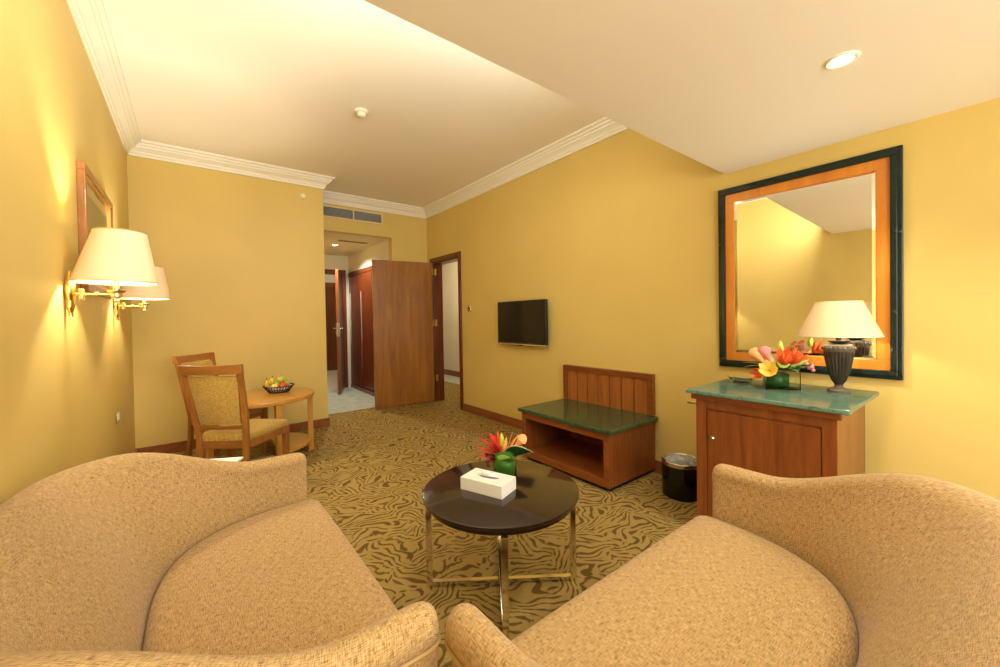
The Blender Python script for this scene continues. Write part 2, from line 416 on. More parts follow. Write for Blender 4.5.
# public corridor outside the entrance
struct('floor', MB().box(.6, 4.4, YH+.1, 10.6, -.1, 0), 'corridor_floor')
w = MB(); w.box(.6, 4.4, 10.4, 10.6, 0, 2.6); w.box(.5, .6, YH+.12, 10.6, 0, 2.6); w.box(4.4, 4.5, YH+.75, 10.6, 0, 2.6); struct('wall_corridor', w, 'hall_paint')
struct('ceiling', MB().box(.5, 4.5, YH+.12, 10.6, 2.6, 2.7), 'hall_paint')
cd = thing('corridor_door', 'dark wooden door across the corridor beyond the open entrance', 'door', (2.45, 10.4, 0))
MB().box(-.55, -.47, -.03, 0, 0, 2.2).box(.47, .55, -.03, 0, 0, 2.2).box(-.47, .47, -.03, 0, 2.1, 2.2).build('door_frame', 'mahogany_z', cd, smooth=False)
MB().box(-.47, .47, -.02, 0, .005, 2.1).build('leaf', 'closet_wood', cd, smooth=False)
light('corridor_lamp', 'POINT', (2.2, 9.0, 2.4), 25, SOFT, .1)

# ---------------------------------------------------------------- ceiling fittings
def downlight(x, y, z, label, group='recessed downlights', power=None, col=SOFT, spot=125):
    t_ = thing('downlight', label, 'ceiling light', (x, y, z), 0, group)
    MB().lathe([(.052, 0), (.052, -.004), (.046, -.007), (.036, -.004), (.034, 0)], n=32).build('trim_ring', 'ceiling_paint', t_)
    MB().lathe([(.033, -.0005), (.033, -.003)], n=28).build('lamp', 'glow_bulb', t_)
    light('downlight_beam', 'SPOT', (x, y, z-.03), P_DOWN if power is None else power, col, .035, None, spot, blend=.5)
    return t_
downlight(1.96, .381, ZS, 'small bright round downlight in the low ceiling near the mirror')
downlight(.69, .50, ZS, 'round downlight in the low ceiling above the sofas, seen in the mirror')
downlight(1.96, -1.0, ZS, 'added unseen fill downlight in the low ceiling behind the right sofa')  # added out of view to supply more light
downlight(.4, -1.0, ZS, 'added unseen fill downlight in the low ceiling behind the left sofa')  # second added downlight behind the camera, for extra light
downlight(1.80, 6.5, ZH, 'bright downlight in the entrance hall ceiling', 'hall fittings', P_HALL, SOFT, 150)
sd = thing('smoke_detector', 'round cream smoke detector in the middle of the high ceiling', 'smoke detector', (1.11, 3.19, ZC))
MB().lathe([(.055, 0), (.055, -.012), (.048, -.018)], n=28).build('base', 'ivory_plastic', sd)
MB().lathe([(.036, -.018), (.036, -.030), (.024, -.044), (.008, -.048)], n=24).build('sensor', 'ivory_plastic', sd)
ws = thing('wall_sensor', 'small round cream sensor high on the back wall by the alcove corner', 'sensor', (1.03, YB, 2.68))
MB().lathe([(.030, 0), (.030, -.012), (.024, -.018)], n=24, axis='y').build('base', 'ivory_plastic', ws)
MB().lathe([(.012, -.018), (.012, -.026)], n=16, axis='y').build('button', 'ivory_plastic', ws)
cv = thing('fill_strip', 'added unseen fill strip on the face of the dropped ceiling', 'ceiling light', (.75, YS, 2.34))  # housing added out of view for the fill strip
MB().box(-1.22, 1.22, 0, .05, -.09, -.075).box(-1.22, 1.22, 0, .012, -.075, .06).build('trough', 'ceiling_paint', cv, smooth=False)
# access hatch in the hall ceiling
hv = thing('ceiling_hatch', 'thin dark-edged grille in the entrance hall ceiling beside the light', 'vent', (1.95, 6.08, ZH))
MB().box(-.22, .22, -.05, .05, -.008, 0).build('frame', 'pale_brass', hv); MB().box(-.20, .20, -.035, .035, -.011, -.008).build('grille', 'vent_dark', hv)

# air vent over the hall opening
av = thing('air_vent', 'long cream framed air vent grille above the entrance hall opening', 'vent', (1.775, YA, 2.695))
vw, vh = .41, .078
f = MB(); f.box(-vw, vw, -.014, 0, vh-.018, vh); f.box(-vw, vw, -.014, 0, -vh, -vh+.018); f.box(-vw, -vw+.018, -.014, 0, -vh+.018, vh-.018); f.box(vw-.018, vw, -.014, 0, -vh+.018, vh-.018); f.box(-.008, .008, -.014, 0, -vh+.018, vh-.018)
f.build('frame', 'vent_frame', av, smooth=False)
MB().box(-vw+.018, vw-.018, -.003, 0, -vh+.018, vh-.018).build('backing', 'vent_dark', av)
for s in (0, 1):
    f = MB(); x0 = -vw+.02 if s == 0 else .01; x1 = -.01 if s == 0 else vw-.02
    for k in range(8):
        z = -vh+.026+k*.0150; f.hexa([(x0, -.011, z), (x1, -.011, z), (x1, -.004, z+.007), (x0, -.004, z+.007)], [(x0, -.011, z+.002), (x1, -.011, z+.002), (x1, -.004, z+.009), (x0, -.004, z+.009)])
    if s:
        for k in range(20):
            x = x0+k*(x1-x0)/20; f.box(x, x+.002, -.012, -.010, -vh+.019, vh-.019)
    f.build('grille', 'vent_metal', av, smooth=False)

# switch and outlet
sw = thing('light_switch', 'small brass light switch on the right wall beside the doorway', 'switch', (XR, 4.353, 1.38))
MB().box(-.008, 0, -.036, .036, -.042, .042).build('plate', 'brass', sw, bevel=.003)
MB().box(-.013, -.008, -.010, .010, -.018, .018).build('rocker', 'dark_grey', sw, bevel=.001)
ot = thing('wall_socket', 'steel double wall socket low on the left wall near the corner', 'socket', (XL, 3.91, .585))
MB().box(0, .008, -.07, .07, -.04, .04).build('plate', 'steel', ot, bevel=.003)
for y in (-.035, .035): MB().box(.008, .011, y-.02, y+.02, -.022, .022).build('socket_face', 'ivory_plastic', ot, bevel=.001)

# ---------------------------------------------------------------- wall sconces
def lean(mb, z0, h, dx):
    mb.v = [(x+dx*(z-z0)/h, y, z) for x, y, z in mb.v]; return mb
def sconce(y, zc, label, first=None):
    g = 'brass wall lamps on the left wall'
    if first: o = copy_tree(first); o.location = (XL, y, zc); o['label'] = label
    else:
        o = thing('wall_lamp', label, 'wall lamp', (XL, y, zc), 0, g)
        p = MB(); p.lathe([(.016, -.10), (.012, -.085), (.020, -.07), (.026, -.05), (.02, -.03), (.03, -.01), (.034, .02), (.03, .05), (.018, .07), (.022, .085), (.008, .10)], (.018, 0, 0), 20, sx=.55)
        p.build('back_plate', 'brass', o)
        a_ = MB(); a_.tube([(.022, 0, 0), (.06, 0, 0), (.165, 0, 0)], .006, 10); a_.box(.045, .062, -.014, .014, -.024, .024); a_.lathe([(.012, 0), (.012, .014)], (.095, 0, 0), 12, 'x')
        a_.build('arm', 'brass', o, bevel=.002)
        s_ = MB(); s_.lathe([(.006, -.035), (.012, -.028), (.008, -.018), (.020, -.008), (.020, .006), (.032, .014), (.034, .020), (.012, .022), (.011, .09)], (.165, 0, 0), 20)
        s_.build('socket', 'pale_brass', o)
        b_ = MB().ball((.165, 0, .125), .026, sz=1.3).build('bulb', 'warm_bulb', o)
        sh = lean(MB().lathe([(.150, .055), (.148, .062), (.094, .288), (.095, .292)], (.165, 0, 0), 48, close=False), .055, .237, .020).build('shade', 'sconce_cloth', o, solid=.0015)
        r_ = MB().tube([(.165+.150*math.cos(2*PI*k/48), .150*math.sin(2*PI*k/48), .055) for k in range(48)], .0022, 6, True); r_.build('lower_rim', 'pale_brass', sh); r_ = MB().tube([(.165+.020+.095*math.cos(2*PI*k/48), .095*math.sin(2*PI*k/48), .292) for k in range(48)], .002, 6, True); r_.build('upper_rim', 'pale_brass', sh); r_ = MB()
        for k in range(3): an = 2*PI*k/3+.4; r_.tube([(.165+.012*math.cos(an), .012*math.sin(an), .09), (.165+.148*math.cos(an), .148*math.sin(an), .062)], .0015, 5)
        r_.build('spider_frame', 'pale_brass', sh)
    light('wall_lamp_bulb', 'POINT', (XL+.165, y, zc+.17), P_SCONCE, WARM, .03)
    return o
s1 = sconce(2.54, 1.386, 'nearer brass wall lamp with a cream shade on the left wall, larger in view')
s2 = sconce(3.90, 1.378, 'further brass wall lamp partly hidden behind the nearer shade, by the room corner', s1)

# ---------------------------------------------------------------- picture on the left wall
pc = thing('framed_picture', 'wooden framed picture with gilt inner edge hung behind the wall lamps', 'picture', (XL, 3.29, 1.745))
pw, ph = .445, .325
def frame_rect(mb, w0, h0, w1, h1, x0, x1):
    mb.box(x0, x1, -w0, w0, h1, h0); mb.box(x0, x1, -w0, w0, -h0, -h1); mb.box(x0, x1, -w0, -w1, -h1, h1); mb.box(x0, x1, w1, w0, -h1, h1); return mb
frame_rect(MB(), pw, ph, pw-.04, ph-.04, 0, .032).build('frame', 'chair_wood_z', pc, smooth=False, bevel=.003)
frame_rect(MB(), pw-.04, ph-.04, pw-.055, ph-.055, .004, .024).build('inner_edge', 'gilt', pc, smooth=False)
MB().box(.002, .010, -pw+.055, pw-.055, -ph+.055, ph-.055).build('picture_mat', 'art_mat', pc, smooth=False)
MB().box(.010, .012, -pw+.13, pw-.13, -ph+.12, ph-.12).build('print', 'art_print', pc, smooth=False)

# ---------------------------------------------------------------- mirror
mr = thing('wall_mirror', 'large rectangular mirror in a black marble and orange wood frame', 'mirror', (XR, .7675, 1.495))
mw, mh = .447, .602
def fr2(mb, w0, h0, w1, h1, x0, x1):
    return frame_rect(mb, w0, h0, w1, h1, -x1, -x0)
f = fr2(MB(), mw, mh, mw-.022, mh-.022, 0, .028); fr2(f, mw-.018, mh-.018, mw-.046, mh-.046, 0.0, .040)
f.build('outer_frame', 'black_marble', mr, smooth=False, bevel=.004)
fr2(MB(), mw-.046, mh-.046, mw-.100, mh-.100, 0, .026).build('inner_frame', 'orange_frame_wood', mr, smooth=False, bevel=.002)
gw, gh, bv = mw-.100, mh-.100, .018
g = MB(); 
g.add([(-.009, -gw, -gh), (-.009, gw, -gh), (-.009, gw, gh), (-.009, -gw, gh), (-.013, -gw+bv, -gh+bv), (-.013, gw-bv, -gh+bv), (-.013, gw-bv, gh-bv), (-.013, -gw+bv, gh-bv), (0, -gw, -gh), (0, gw, -gh), (0, gw, gh), (0, -gw, gh)],
      [(0,1,5,4), (1,2,6,5), (2,3,7,6), (3,0,4,7), (4,5,6,7), (0,8,9,1), (1,9,10,2), (2,10,11,3), (3,11,8,0), (8,9,10,11)])
gl = g.build('glass', 'mirror_glass', mr, smooth=False); gl.rotation_euler = (0, 0, .018); gl.location.x = -.007

# ---------------------------------------------------------------- television
tv = thing('television', 'flat black television mounted on the yellow right wall', 'television', (XR-.075, 3.235, 1.197), R(0))
MB().box(-.018, .020, -.392, .392, -.235, .235).build('casing', 'black_plastic', tv, bevel=.004)
MB().box(-.0195, -.018, -.380, .380, -.212, .224).build('screen', 'black_gloss', tv)
MB().box(-.022, -.010, -.391, .391, -.246, -.232).build('bottom_trim', 'steel', tv, bevel=.002)
MB().box(-.019, -.006, -.03, .03, -.256, -.246).build('sensor', 'black_plastic', tv)
MB().box(.020, .075, -.12, .12, -.10, .10).build('wall_bracket', 'dark_grey', tv)

# ---------------------------------------------------------------- credenza (luggage bench) with grooved back panel
cr = thing('luggage_bench', 'low mahogany luggage bench with green marble top and grooved back panel', 'bench', (0, 0, 0))
x0, x1, y0, y1 = 2.285, XR-.018, 1.705, 2.625; zt = .453
b = MB(); b.box(x0, x1, y0, y0+.03, .035, zt-.03); b.box(x0, x1, y1-.03, y1, .035, zt-.03); b.box(x0, x1, y0+.03, y1-.03, zt-.075, zt-.03); b.box(x0, x1, y0+.03, y1-.03, .035, .09); b.box(x1-.02, x1, y0+.03, y1-.03, .09, zt-.075)
b.build('body', 'mahogany_z', cr, smooth=False, bevel=.002)
f = MB(); f.box(x0-.01, x0, y0, y0+.045, .035, zt-.03); f.box(x0-.01, x0, y1-.045, y1, .035, zt-.03); f.box(x0-.01, x0, y0+.045, y1-.045, zt-.085, zt-.03); f.box(x0-.01, x0, y0+.045, y1-.045, .035, .095)
f.build('face_frame', 'mahogany_y', cr, smooth=False, bevel=.002)
MB().box(x0+.03, x1-.03, y0+.025, y1-.02, 0, .035).build('plinth', 'black_plastic', cr, smooth=False)
t_ = MB().box(x0-.035, x1, y0-.03, y1+.03, zt-.03, zt).build('marble_top', 'green_marble', cr, smooth=False, bevel=.008, seg=3)
b = MB(); yb0, yb1, zb1 = 1.708, 2.658, .782
b.box(XR-.045, XR-.002, yb0, yb0+.05, zt, zb1); b.box(XR-.045, XR-.002, yb1-.05, yb1, zt, zb1); b.box(XR-.045, XR-.002, yb0+.05, yb1-.05, zb1-.05, zb1)
b.build('panel_frame', 'mahogany_y', cr, smooth=False, bevel=.003)
b = MB(); n = 7; ww = (yb1-yb0-.10)/n
for k in range(n): b.box(XR-.036, XR-.002, yb0+.05+k*ww+.005, yb0+.05+(k+1)*ww-.005, zt, zb1-.05)
b.box(XR-.018, XR-.002, yb0+.05, yb1-.05, zt, zb1-.05)
b.build('grooved_panel', 'groove_panel_wood', cr, smooth=False)

# ---------------------------------------------------------------- mini bar cabinet
cb = thing('side_cabinet', 'mahogany cabinet with green marble top below the mirror', 'cabinet', (0, 0, 0))
x0, x1, y0, y1, zt = 2.235, 2.80, .455, 1.075, .835
MB().box(x0+.012, x1, y0, y1, .06, .775).build('body', 'mahogany_z', cb, smooth=False, bevel=.002)
f = MB(); f.box(x0, x0+.012, y0, y0+.055, .06, .775); f.box(x0, x0+.012, y1-.055, y1, .06, .775); f.box(x0, x0+.012, y0+.055, y1-.055, .73, .775); f.box(x0, x0+.012, y0+.055, y1-.055, .06, .12)
f.build('face_frame', 'mahogany_z', cb, smooth=False, bevel=.002)
MB().box(x0-.02, x1, y0-.02, y1+.02, .775, .813).build('cornice', 'mahogany_y', cb, smooth=False, bevel=.006)
MB().box(x0+.03, x1-.02, y0+.02, y1-.02, 0, .06).build('plinth', 'black_plastic', cb, smooth=False)
d_ = MB().box(x0+.002, x0+.0119, y0+.060, y1-.060, .125, .718).build('door', 'mahogany_z', cb, smooth=False, bevel=.001)
MB().lathe([(.013, 0), (.013, -.005), (.009, -.010), (.003, -.011)], (x0+.002, y1-.085, .57), 18, 'x').build('lock', 'steel', d_)
# pull-out shelf peeking out under the left end of the top
MB().box(x0+.01, x0+.30, y1, y1+.055, .738, .752).build('pull_shelf', 'steel', cb, smooth=False, bevel=.002)
MB().box(2.165, x1+.0, .40, 1.10, .813, zt).build('marble_top', 'blue_green_marble', cb, smooth=False, bevel=.006, seg=3)
ZCAB = zt

# ---------------------------------------------------------------- table lamp on the cabinet
def ribbed(prof, n=28, amp=.05, c=(0,0,0), z0=.07, z1=.25):
    mb = MB(); seg = n*4; v = []
    for r, h in prof:
        for k in range(seg):
            a = 2*PI*k/seg; q = 1+(amp*math.cos(n*a) if z0 <= h <= z1 else 0)
            v.append((c[0]+r*q*math.cos(a), c[1]+r*q*math.sin(a), c[2]+h))
    f = [(i*seg+k, i*seg+(k+1)%seg, (i+1)*seg+(k+1)%seg, (i+1)*seg+k) for i in range(len(prof)-1) for k in range(seg)]
    f += [list(range(seg))[::-1], [(len(prof)-1)*seg+k for k in range(seg)]]
    return mb.add(v, f)
tl = thing('table_lamp', 'dark ribbed urn table lamp with glowing cream shade on the cabinet', 'table lamp', (2.66, .535, ZCAB)); tl.scale = (.94, .94, 1.08)
ribbed([(.018, .035), (.022, .04), (.032, .055), (.043, .085), (.052, .12), (.060, .16), (.064, .185), (.066, .195)], 24, .045, z0=.05, z1=.19).build('urn', 'ceramic_dark', tl, angle=60)
b = MB().lathe([(.050, 0), (.052, .008), (.044, .014), (.022, .022), (.017, .030), (.022, .036)], n=36); b.build('foot', 'ceramic_rim', tl)
b = MB().lathe([(.066, .195), (.069, .200), (.069, .222), (.064, .228), (.030, .232)], n=36)
for k in range(22):
    a = 2*PI*k/22; b.ball((.069*math.cos(a), .069*math.sin(a), .211), .008, 8, 5)
b.build('collar', 'ceramic_rim', tl)
MB().lathe([(.028, .232), (.048, .243), (.048, .247), (.012, .250), (.012, .29)], n=28).build('cap', 'black_plastic', tl)
MB().ball((0, 0, .325), .028).build('bulb', 'warm_bulb', tl)
sh = MB().lathe([(.182, .270), (.180, .275), (.102, .432), (.103, .436)], n=56, close=False).build('shade', 'shade_cloth', tl, solid=.0015)
MB().tube([(.182*math.cos(2*PI*k/56), .182*math.sin(2*PI*k/56), .270) for k in range(56)], .0025, 6, True).build('rim', 'ivory_plastic', sh)
light('table_lamp_bulb', 'POINT', (2.66, .535, ZCAB+.36), P_TABLE, WARM, .03)

# ---------------------------------------------------------------- foliage helpers
def petal(mb, base, dirv, L, w, bend=.3, side=None, n=7, cup=.15):
    base = Vector(base); d = Vector(dirv).normalized(); up = Vector((0,0,1))
    sd = Vector(side).normalized() if side else d.cross(up)
    if sd.length < .01: sd = Vector((1,0,0))
    sd.normalize(); nn = sd.cross(d).normalized(); v = []
    for i in range(n+1):
        t_ = i/n; wd = w*.5*math.sin(PI*min(1, .08+.92*t_)**.8)*(1 if t_ < 1 else .05)
        p = base+d*L*t_-nn*(bend*L*t_*t_)+Vector((0,0,0))
        for s in (-1, 0, 1): v.append(p+sd*s*wd+nn*(abs(s)*cup*wd))
    f = []
    for i in range(n):
        for s in range(2): a = i*3+s; f.append((a, a+1, a+4, a+3))
    mb.add(v, f)
def lily(name, c, aim, size, m, parent, k=6, w=.32, spread=.8):
    mb = MB(); a = Vector(aim).normalized(); q = a.to_track_quat('Z', 'Y').to_matrix(); c = Vector(c)
    for i in range(k):
        an = 2*PI*i/k; loc = Vector((math.cos(an)*spread, math.sin(an)*spread, 1)).normalized()
        sd = Vector((-math.sin(an), math.cos(an), 0))
        petal(mb, c, q@loc, size, size*w, .35, q@sd)
    o = mb.build(name, m, parent, solid=.0012, subsurf=1)
    st = MB()
    for i in range(5):
        an = 2*PI*i/5+.3; p = q@Vector((.18*math.cos(an), .18*math.sin(an), .6)); st.tube([c, c+p*size], [.0008, .0014], 5)
    st.build('stamen', 'yellow_petal', o)
    return o
def calla(c, aim, L, m, parent):
    a = Vector(aim).normalized(); q = a.to_track_quat('Z', 'Y').to_matrix(); c = Vector(c); v = []; n = 16; ks = 7
    for i in range(ks+1):
        t_ = i/ks; r = L*(.05+.30*t_**2.2)
        for k in range(n):
            an = 2*PI*k/n; lip = t_**3*.35*L*max(0, math.cos(an))
            v.append(c+q@Vector((r*math.cos(an), r*math.sin(an), L*t_*.85+lip)))
    f = [(i*n+k, i*n+(k+1)%n, (i+1)*n+(k+1)%n, (i+1)*n+k) for i in range(ks) for k in range(n)]
    o = MB().add(v, f).build('calla_lily', m, parent, solid=.0012, subsurf=1)
    MB().tube([c+a*L*.1, c+a*L*.75], [.002, .003], 8).build('spadix', 'yellow_petal', o)
    return o
def bud(c, aim, L, r, m, parent):
    a = Vector(aim).normalized(); q = a.to_track_quat('Z', 'Y').to_matrix(); c = Vector(c)
    pts = [c+a*L*t_ for t_ in (0, .15, .4, .7, .9, 1)]
    return MB().tube(pts, [r*.4, r*.8, r, r*.75, r*.35, r*.08], 10).build('bud', m, parent)
def glass_box(w, d, h, parent, base=.006, th=.004):
    b = MB(); b.box(-w, w, -d, d, 0, base); b.box(-w, -w+th, -d, d, base, h); b.box(w-th, w, -d, d, base, h); b.box(-w+th, w-th, -d, -d+th, base, h); b.box(-w+th, w-th, d-th, d, base, h)
    return b.build('vase', 'vase_glass', parent, smooth=False, bevel=.001)

# ---------------------------------------------------------------- coffee table
TX, TY, TZ = 1.125, 1.458, .455
ct = thing('coffee_table', 'round dark wood coffee table on crossed chrome legs', 'coffee table', (TX, TY, 0), 0)
MB().lathe([(.30, TZ-.045), (.335, TZ-.045), (.342, TZ-.040), (.342, TZ-.020), (.358, TZ-.018), (.362, TZ-.010), (.361, TZ-.003), (.356, TZ), (.02, TZ)], n=96).build('tabletop', 'espresso_wood', ct)
A0 = math.atan2(1.182-TY, .926-TX)
for k in range(4):
    a = A0+k*PI/2; r = .338; cx, cy = r*math.cos(a), r*math.sin(a)
    MB().bar((cx, cy, 0), (cx, cy, TZ-.045), .026, .026, (math.cos(a+PI/2), math.sin(a+PI/2), 0)).build('leg', 'chrome', ct, smooth=False, bevel=.0015)
for k in range(2):
    a = A0+k*PI/2; r = .331; z = .014 if k == 0 else .014
    if k == 0: MB().bar((-r*math.cos(a), -r*math.sin(a), .018), (r*math.cos(a), r*math.sin(a), .018), .024, .014).build('cross_bar', 'chrome', ct, smooth=False, bevel=.0015)
    else:
        q = MB()
        for s in (-1, 1): q.bar((s*.013*math.cos(a), s*.013*math.sin(a), .018), (s*r*math.cos(a), s*r*math.sin(a), .018), .024, .014)
        q.build('cross_bar', 'chrome', ct, smooth=False, bevel=.0015)
# tissue box
v1 = Vector((1.039-.96, 1.359-1.569)); ba = math.atan2(v1.y, v1.x)
tb = thing('tissue_box', 'white tissue box with a folded tissue on the coffee table', 'tissue box', (1.068, 1.478, TZ), ba)
MB().box(-.113, .113, -.064, .064, 0, .058).build('box', 'white_card', tb, bevel=.002)
MB().lathe([(.036, .0581), (.036, .0588)], n=28, sx=1.6, sy=.5).build('slot', 'paper_dark', tb)
ts = MB(); ts.add([(-.05, -.012, .0585), (.05, .010, .0585), (.045, .020, .0585), (-.045, .004, .0585), (-.012, -.012, .082), (.018, .012, .076), (.0, .002, .085), (.04, -.015, .070)],
                  [(0,1,5,4), (1,2,5), (2,3,6,5), (3,0,4,6), (4,5,6), (0,7,1), (0,4,7)]); ts.build('tissue', 'tissue_paper', tb, solid=.0008)
# flower arrangement on the coffee table
fa = thing('flower_arrangement', 'glass cube of red and orange flowers on the coffee table', 'flowers', (1.243, 1.572, TZ), R(-38)); fa.scale = (1.15, 1.15, 1.05)
glass_box(.052, .052, .10, fa)
lw = MB()
for k in range(4):
    s = .042-.003*k; lw.add([(-s, -s, .01), (s, -s, .01), (s, s, .01), (-s, s, .01), (-s, -s, .088+.003*k), (s, -s, .088+.003*k), (s, s, .088+.003*k), (-s, s, .088+.003*k)], [(0,1,5,4), (1,2,6,5), (2,3,7,6), (3,0,4,7)])
lw.build('leaf_lining', 'leaf_green', fa, solid=.001)
b = MB(); petal(b, (-.045, -.040, .085), (1, -.15, .15), .10, .075, .2, (0, -.35, 1), cup=.2); b.build('leaf', 'leaf_green', fa, solid=.001, subsurf=1)
b = MB(); petal(b, (.04, -.045, .10), (-1, -.05, .05), .09, .06, .15, (0, -.3, 1)); b.build('leaf', 'leaf_green', fa, solid=.001, subsurf=1)
b = MB(); petal(b, (-.035, -.052, .095), (.9, -.05, .1), .06, .03, .1, (0, -.2, 1)); b.build('leaf', 'leaf_pale', fa, solid=.001, subsurf=1)
b = MB(); petal(b, (0, -.02, .10), (1, -.2, .42), .125, .085, .28, (-.2, -.6, .8)); b.build('leaf', 'leaf_dark', fa, solid=.001, subsurf=1)
b = MB(); petal(b, (.0, -.016, .098), (1, -.2, .42), .132, .096, .28, (-.2, -.6, .8)); b.build('leaf', 'leaf_edge', fa, solid=.001, subsurf=1)
random.seed(4)
for (bx, by, dx, dy, dz, L) in [(-.03, 0, -.95, -.1, .75, .13), (-.03, 0, -.6, .1, 1.0, .14), (-.02, 0, -.25, -.1, 1, .13), (-.03, -.01, -1, -.3, .3, .11), (-.01, .02, -.4, .5, .9, .14), (-.02, 0, -.75, -.5, .6, .11)]:
    b = MB(); petal(b, (bx, by, .085), (dx, dy, dz), L*.9, .042, .22, None); petal(b, (bx, by, .087), (dx*.9+.1, dy+.2, dz), L*.85, .022, -.1, None)
    b.build('red_flower', 'red_petal', fa, solid=.001, subsurf=1)
b = MB(); petal(b, (.01, 0, .09), (.15, 0, 1), .12, .028, .1); b.build('orange_flower', 'peach_petal', fa, solid=.001, subsurf=1)
b = MB(); petal(b, (.015, 0, .09), (.3, .1, 1), .11, .026, .2); b.build('orange_flower', 'peach_petal', fa, solid=.001, subsurf=1)
b = MB(); petal(b, (.0, 0, .09), (.05, -.1, 1), .10, .024, .1); b.build('orange_flower', 'peach_petal', fa, solid=.001, subsurf=1)
bud((-.01, .01, .12), (-.05, 0, 1), .075, .013, 'lime_bud', fa)
calla((.035, 0, .12), (.75, -.1, .8), .070, 'peach_petal', fa)
b = MB()
for k in range(26):
    b.ball((-.055+random.uniform(-.025, .02), random.uniform(-.04, .01), .065+random.uniform(-.02, .045)), random.uniform(.005, .009), 8, 5)
b.build('berries', 'dark_berry', fa)
b = MB()
for k in range(12): petal(b, (-.045, -.01, .08), (random.uniform(-1, -.4), random.uniform(-1, .3), random.uniform(-.4, .4)), .04, .012, .1)
b.build('red_sprig', 'red_petal', fa, solid=.001)

# ---------------------------------------------------------------- flowers, ash bowl on the cabinet
fb = thing('flower_arrangement', 'glass vase of orange lilies and a yellow bloom on the cabinet under the mirror', 'flowers', (2.56, .765, ZCAB), R(-62)); fb.scale = (1.15, 1.15, 1.15)
glass_box(.070, .046, .082, fb)
lw = MB()
for k in range(3):
    s = .037-.004*k; lw.add([(-s-.022, -s, .01), (s-.01, -s, .01), (s-.01, s, .01), (-s-.022, s, .01), (-s-.022, -s, .074), (s-.01, -s, .074), (s-.01, s, .074), (-s-.022, s, .074)], [(0,1,5,4), (1,2,6,5), (2,3,7,6), (3,0,4,7)])
lw.build('leaf_lining', 'leaf_dark', fb, solid=.001)
lily('lily', (.01, -.01, .115), (-.05, -.6, .8), .095, 'orange_petal', fb, w=.42)
lily('lily', (.045, .02, .115), (.5, -.3, .85), .085, 'orange_petal', fb, w=.40)
lily('lily', (-.05, -.04, .085), (-.3, -1, .35), .080, 'yellow_petal', fb, 7, .5, 1.1)
lily('lily', (-.07, -.02, .075), (-1, -.8, -.1), .065, 'orange_petal', fb, 6, .45, 1.0)
calla((-.03, .0, .11), (-.45, .1, .9), .085, 'pink_petal', fb)
calla((-.05, .01, .10), (-.7, .1, .9), .095, 'peach_petal', fb)
bud((.0, .01, .165), (.05, 0, 1), .065, .014, 'lime_bud', fb)
b = MB(); petal(b, (.03, -.03, .10), (.7, -.5, .35), .09, .055, .3); b.build('leaf', 'leaf_dark', fb, solid=.001, subsurf=1)
b = MB(); petal(b, (.03, -.03, .10), (.2, -.9, .2), .075, .06, .3); b.build('leaf', 'leaf_dark', fb, solid=.001, subsurf=1)
b = MB(); petal(b, (-.05, 0, .10), (-.9, 0, .35), .11, .05, .2); b.build('leaf', 'leaf_dark', fb, solid=.001, subsurf=1)
b = MB(); petal(b, (.04, -.02, .10), (.9, -.2, .5), .09, .04, .2); b.build('leaf', 'leaf_green', fb, solid=.001, subsurf=1)
b = MB(); petal(b, (.02, -.02, .11), (.5, -.2, 1), .09, .025, .2); b.build('leaf', 'leaf_green', fb, solid=.001, subsurf=1)
b = MB(); petal(b, (-.02, .03, .11), (-.3, .4, 1), .10, .035, .2); b.build('leaf', 'leaf_green', fb, solid=.001, subsurf=1)
b = MB(); petal(b, (-.06, 0, .10), (-1, -.3, .25), .10, .03, .25); b.build('leaf', 'leaf_green', fb, solid=.001, subsurf=1)
b = MB()
for (x, y, z) in [(.105, -.03, .105), (.118, -.02, .118), (.12, -.03, .095), (.10, -.01, .12), (.112, -.045, .11)]: b.ball((x, y, z), .009, 10, 6)
b.tube([(.05, -.01, .10), (.11, -.03, .108)], .0015, 5); b.build('berries', 'pink_berry', fb)
b = MB(); petal(b, (.05, .04, .09), (.9, .4, .6), .10, .05, .1); b.build('leaf', 'leaf_pale', fb, solid=.001, subsurf=1)
b = MB(); petal(b, (.02, .045, .09), (.3, 1, .6), .12, .06, .2); b.build('leaf', 'leaf_pale', fb, solid=.001, subsurf=1)
bw = thing('glass_bowl', 'shallow clear glass dish on the far left of the cabinet top', 'bowl', (2.62, .985, ZCAB))
MB().lathe([(.035, 0), (.045, .003), (.072, .032), (.075, .034), (.069, .032), (.043, .007), (.01, .006)], n=36, close=False).build('dish', 'vase_glass', bw)
MB().lathe([(.034, .0065), (.040, .010), (.036, .014)], n=24).build('sweets', 'dark_grey', bw)

# ---------------------------------------------------------------- waste bin
wb = thing('waste_bin', 'round black waste bin with steel rim and clear liner beside the cabinet', 'waste bin', (2.662, 1.385, 0))
MB().lathe([(.122, 0), (.126, .004), (.126, .222), (.120, .222), (.118, .01)], n=56).build('drum', 'black_gloss', wb)
MB().lathe([(.127, .218), (.129, .222), (.129, .243), (.124, .247), (.116, .240), (.112, .215)], n=56, close=False).build('rim', 'steel', wb)
random.seed(2); b = MB(); v = []; n = 40
for i, (r, z) in enumerate([(.112, .235), (.095, .215), (.08, .226), (.06, .205), (.035, .22), (.01, .205)]):
    for k in range(n): v.append((r*math.cos(2*PI*k/n), r*math.sin(2*PI*k/n), z+random.uniform(-.008, .012)))
b.add(v, [(i*n+k, i*n+(k+1)%n, (i+1)*n+(k+1)%n, (i+1)*n+k) for i in range(5) for k in range(n)]).build('liner_bag', 'clear_bag', wb, solid=.0006)

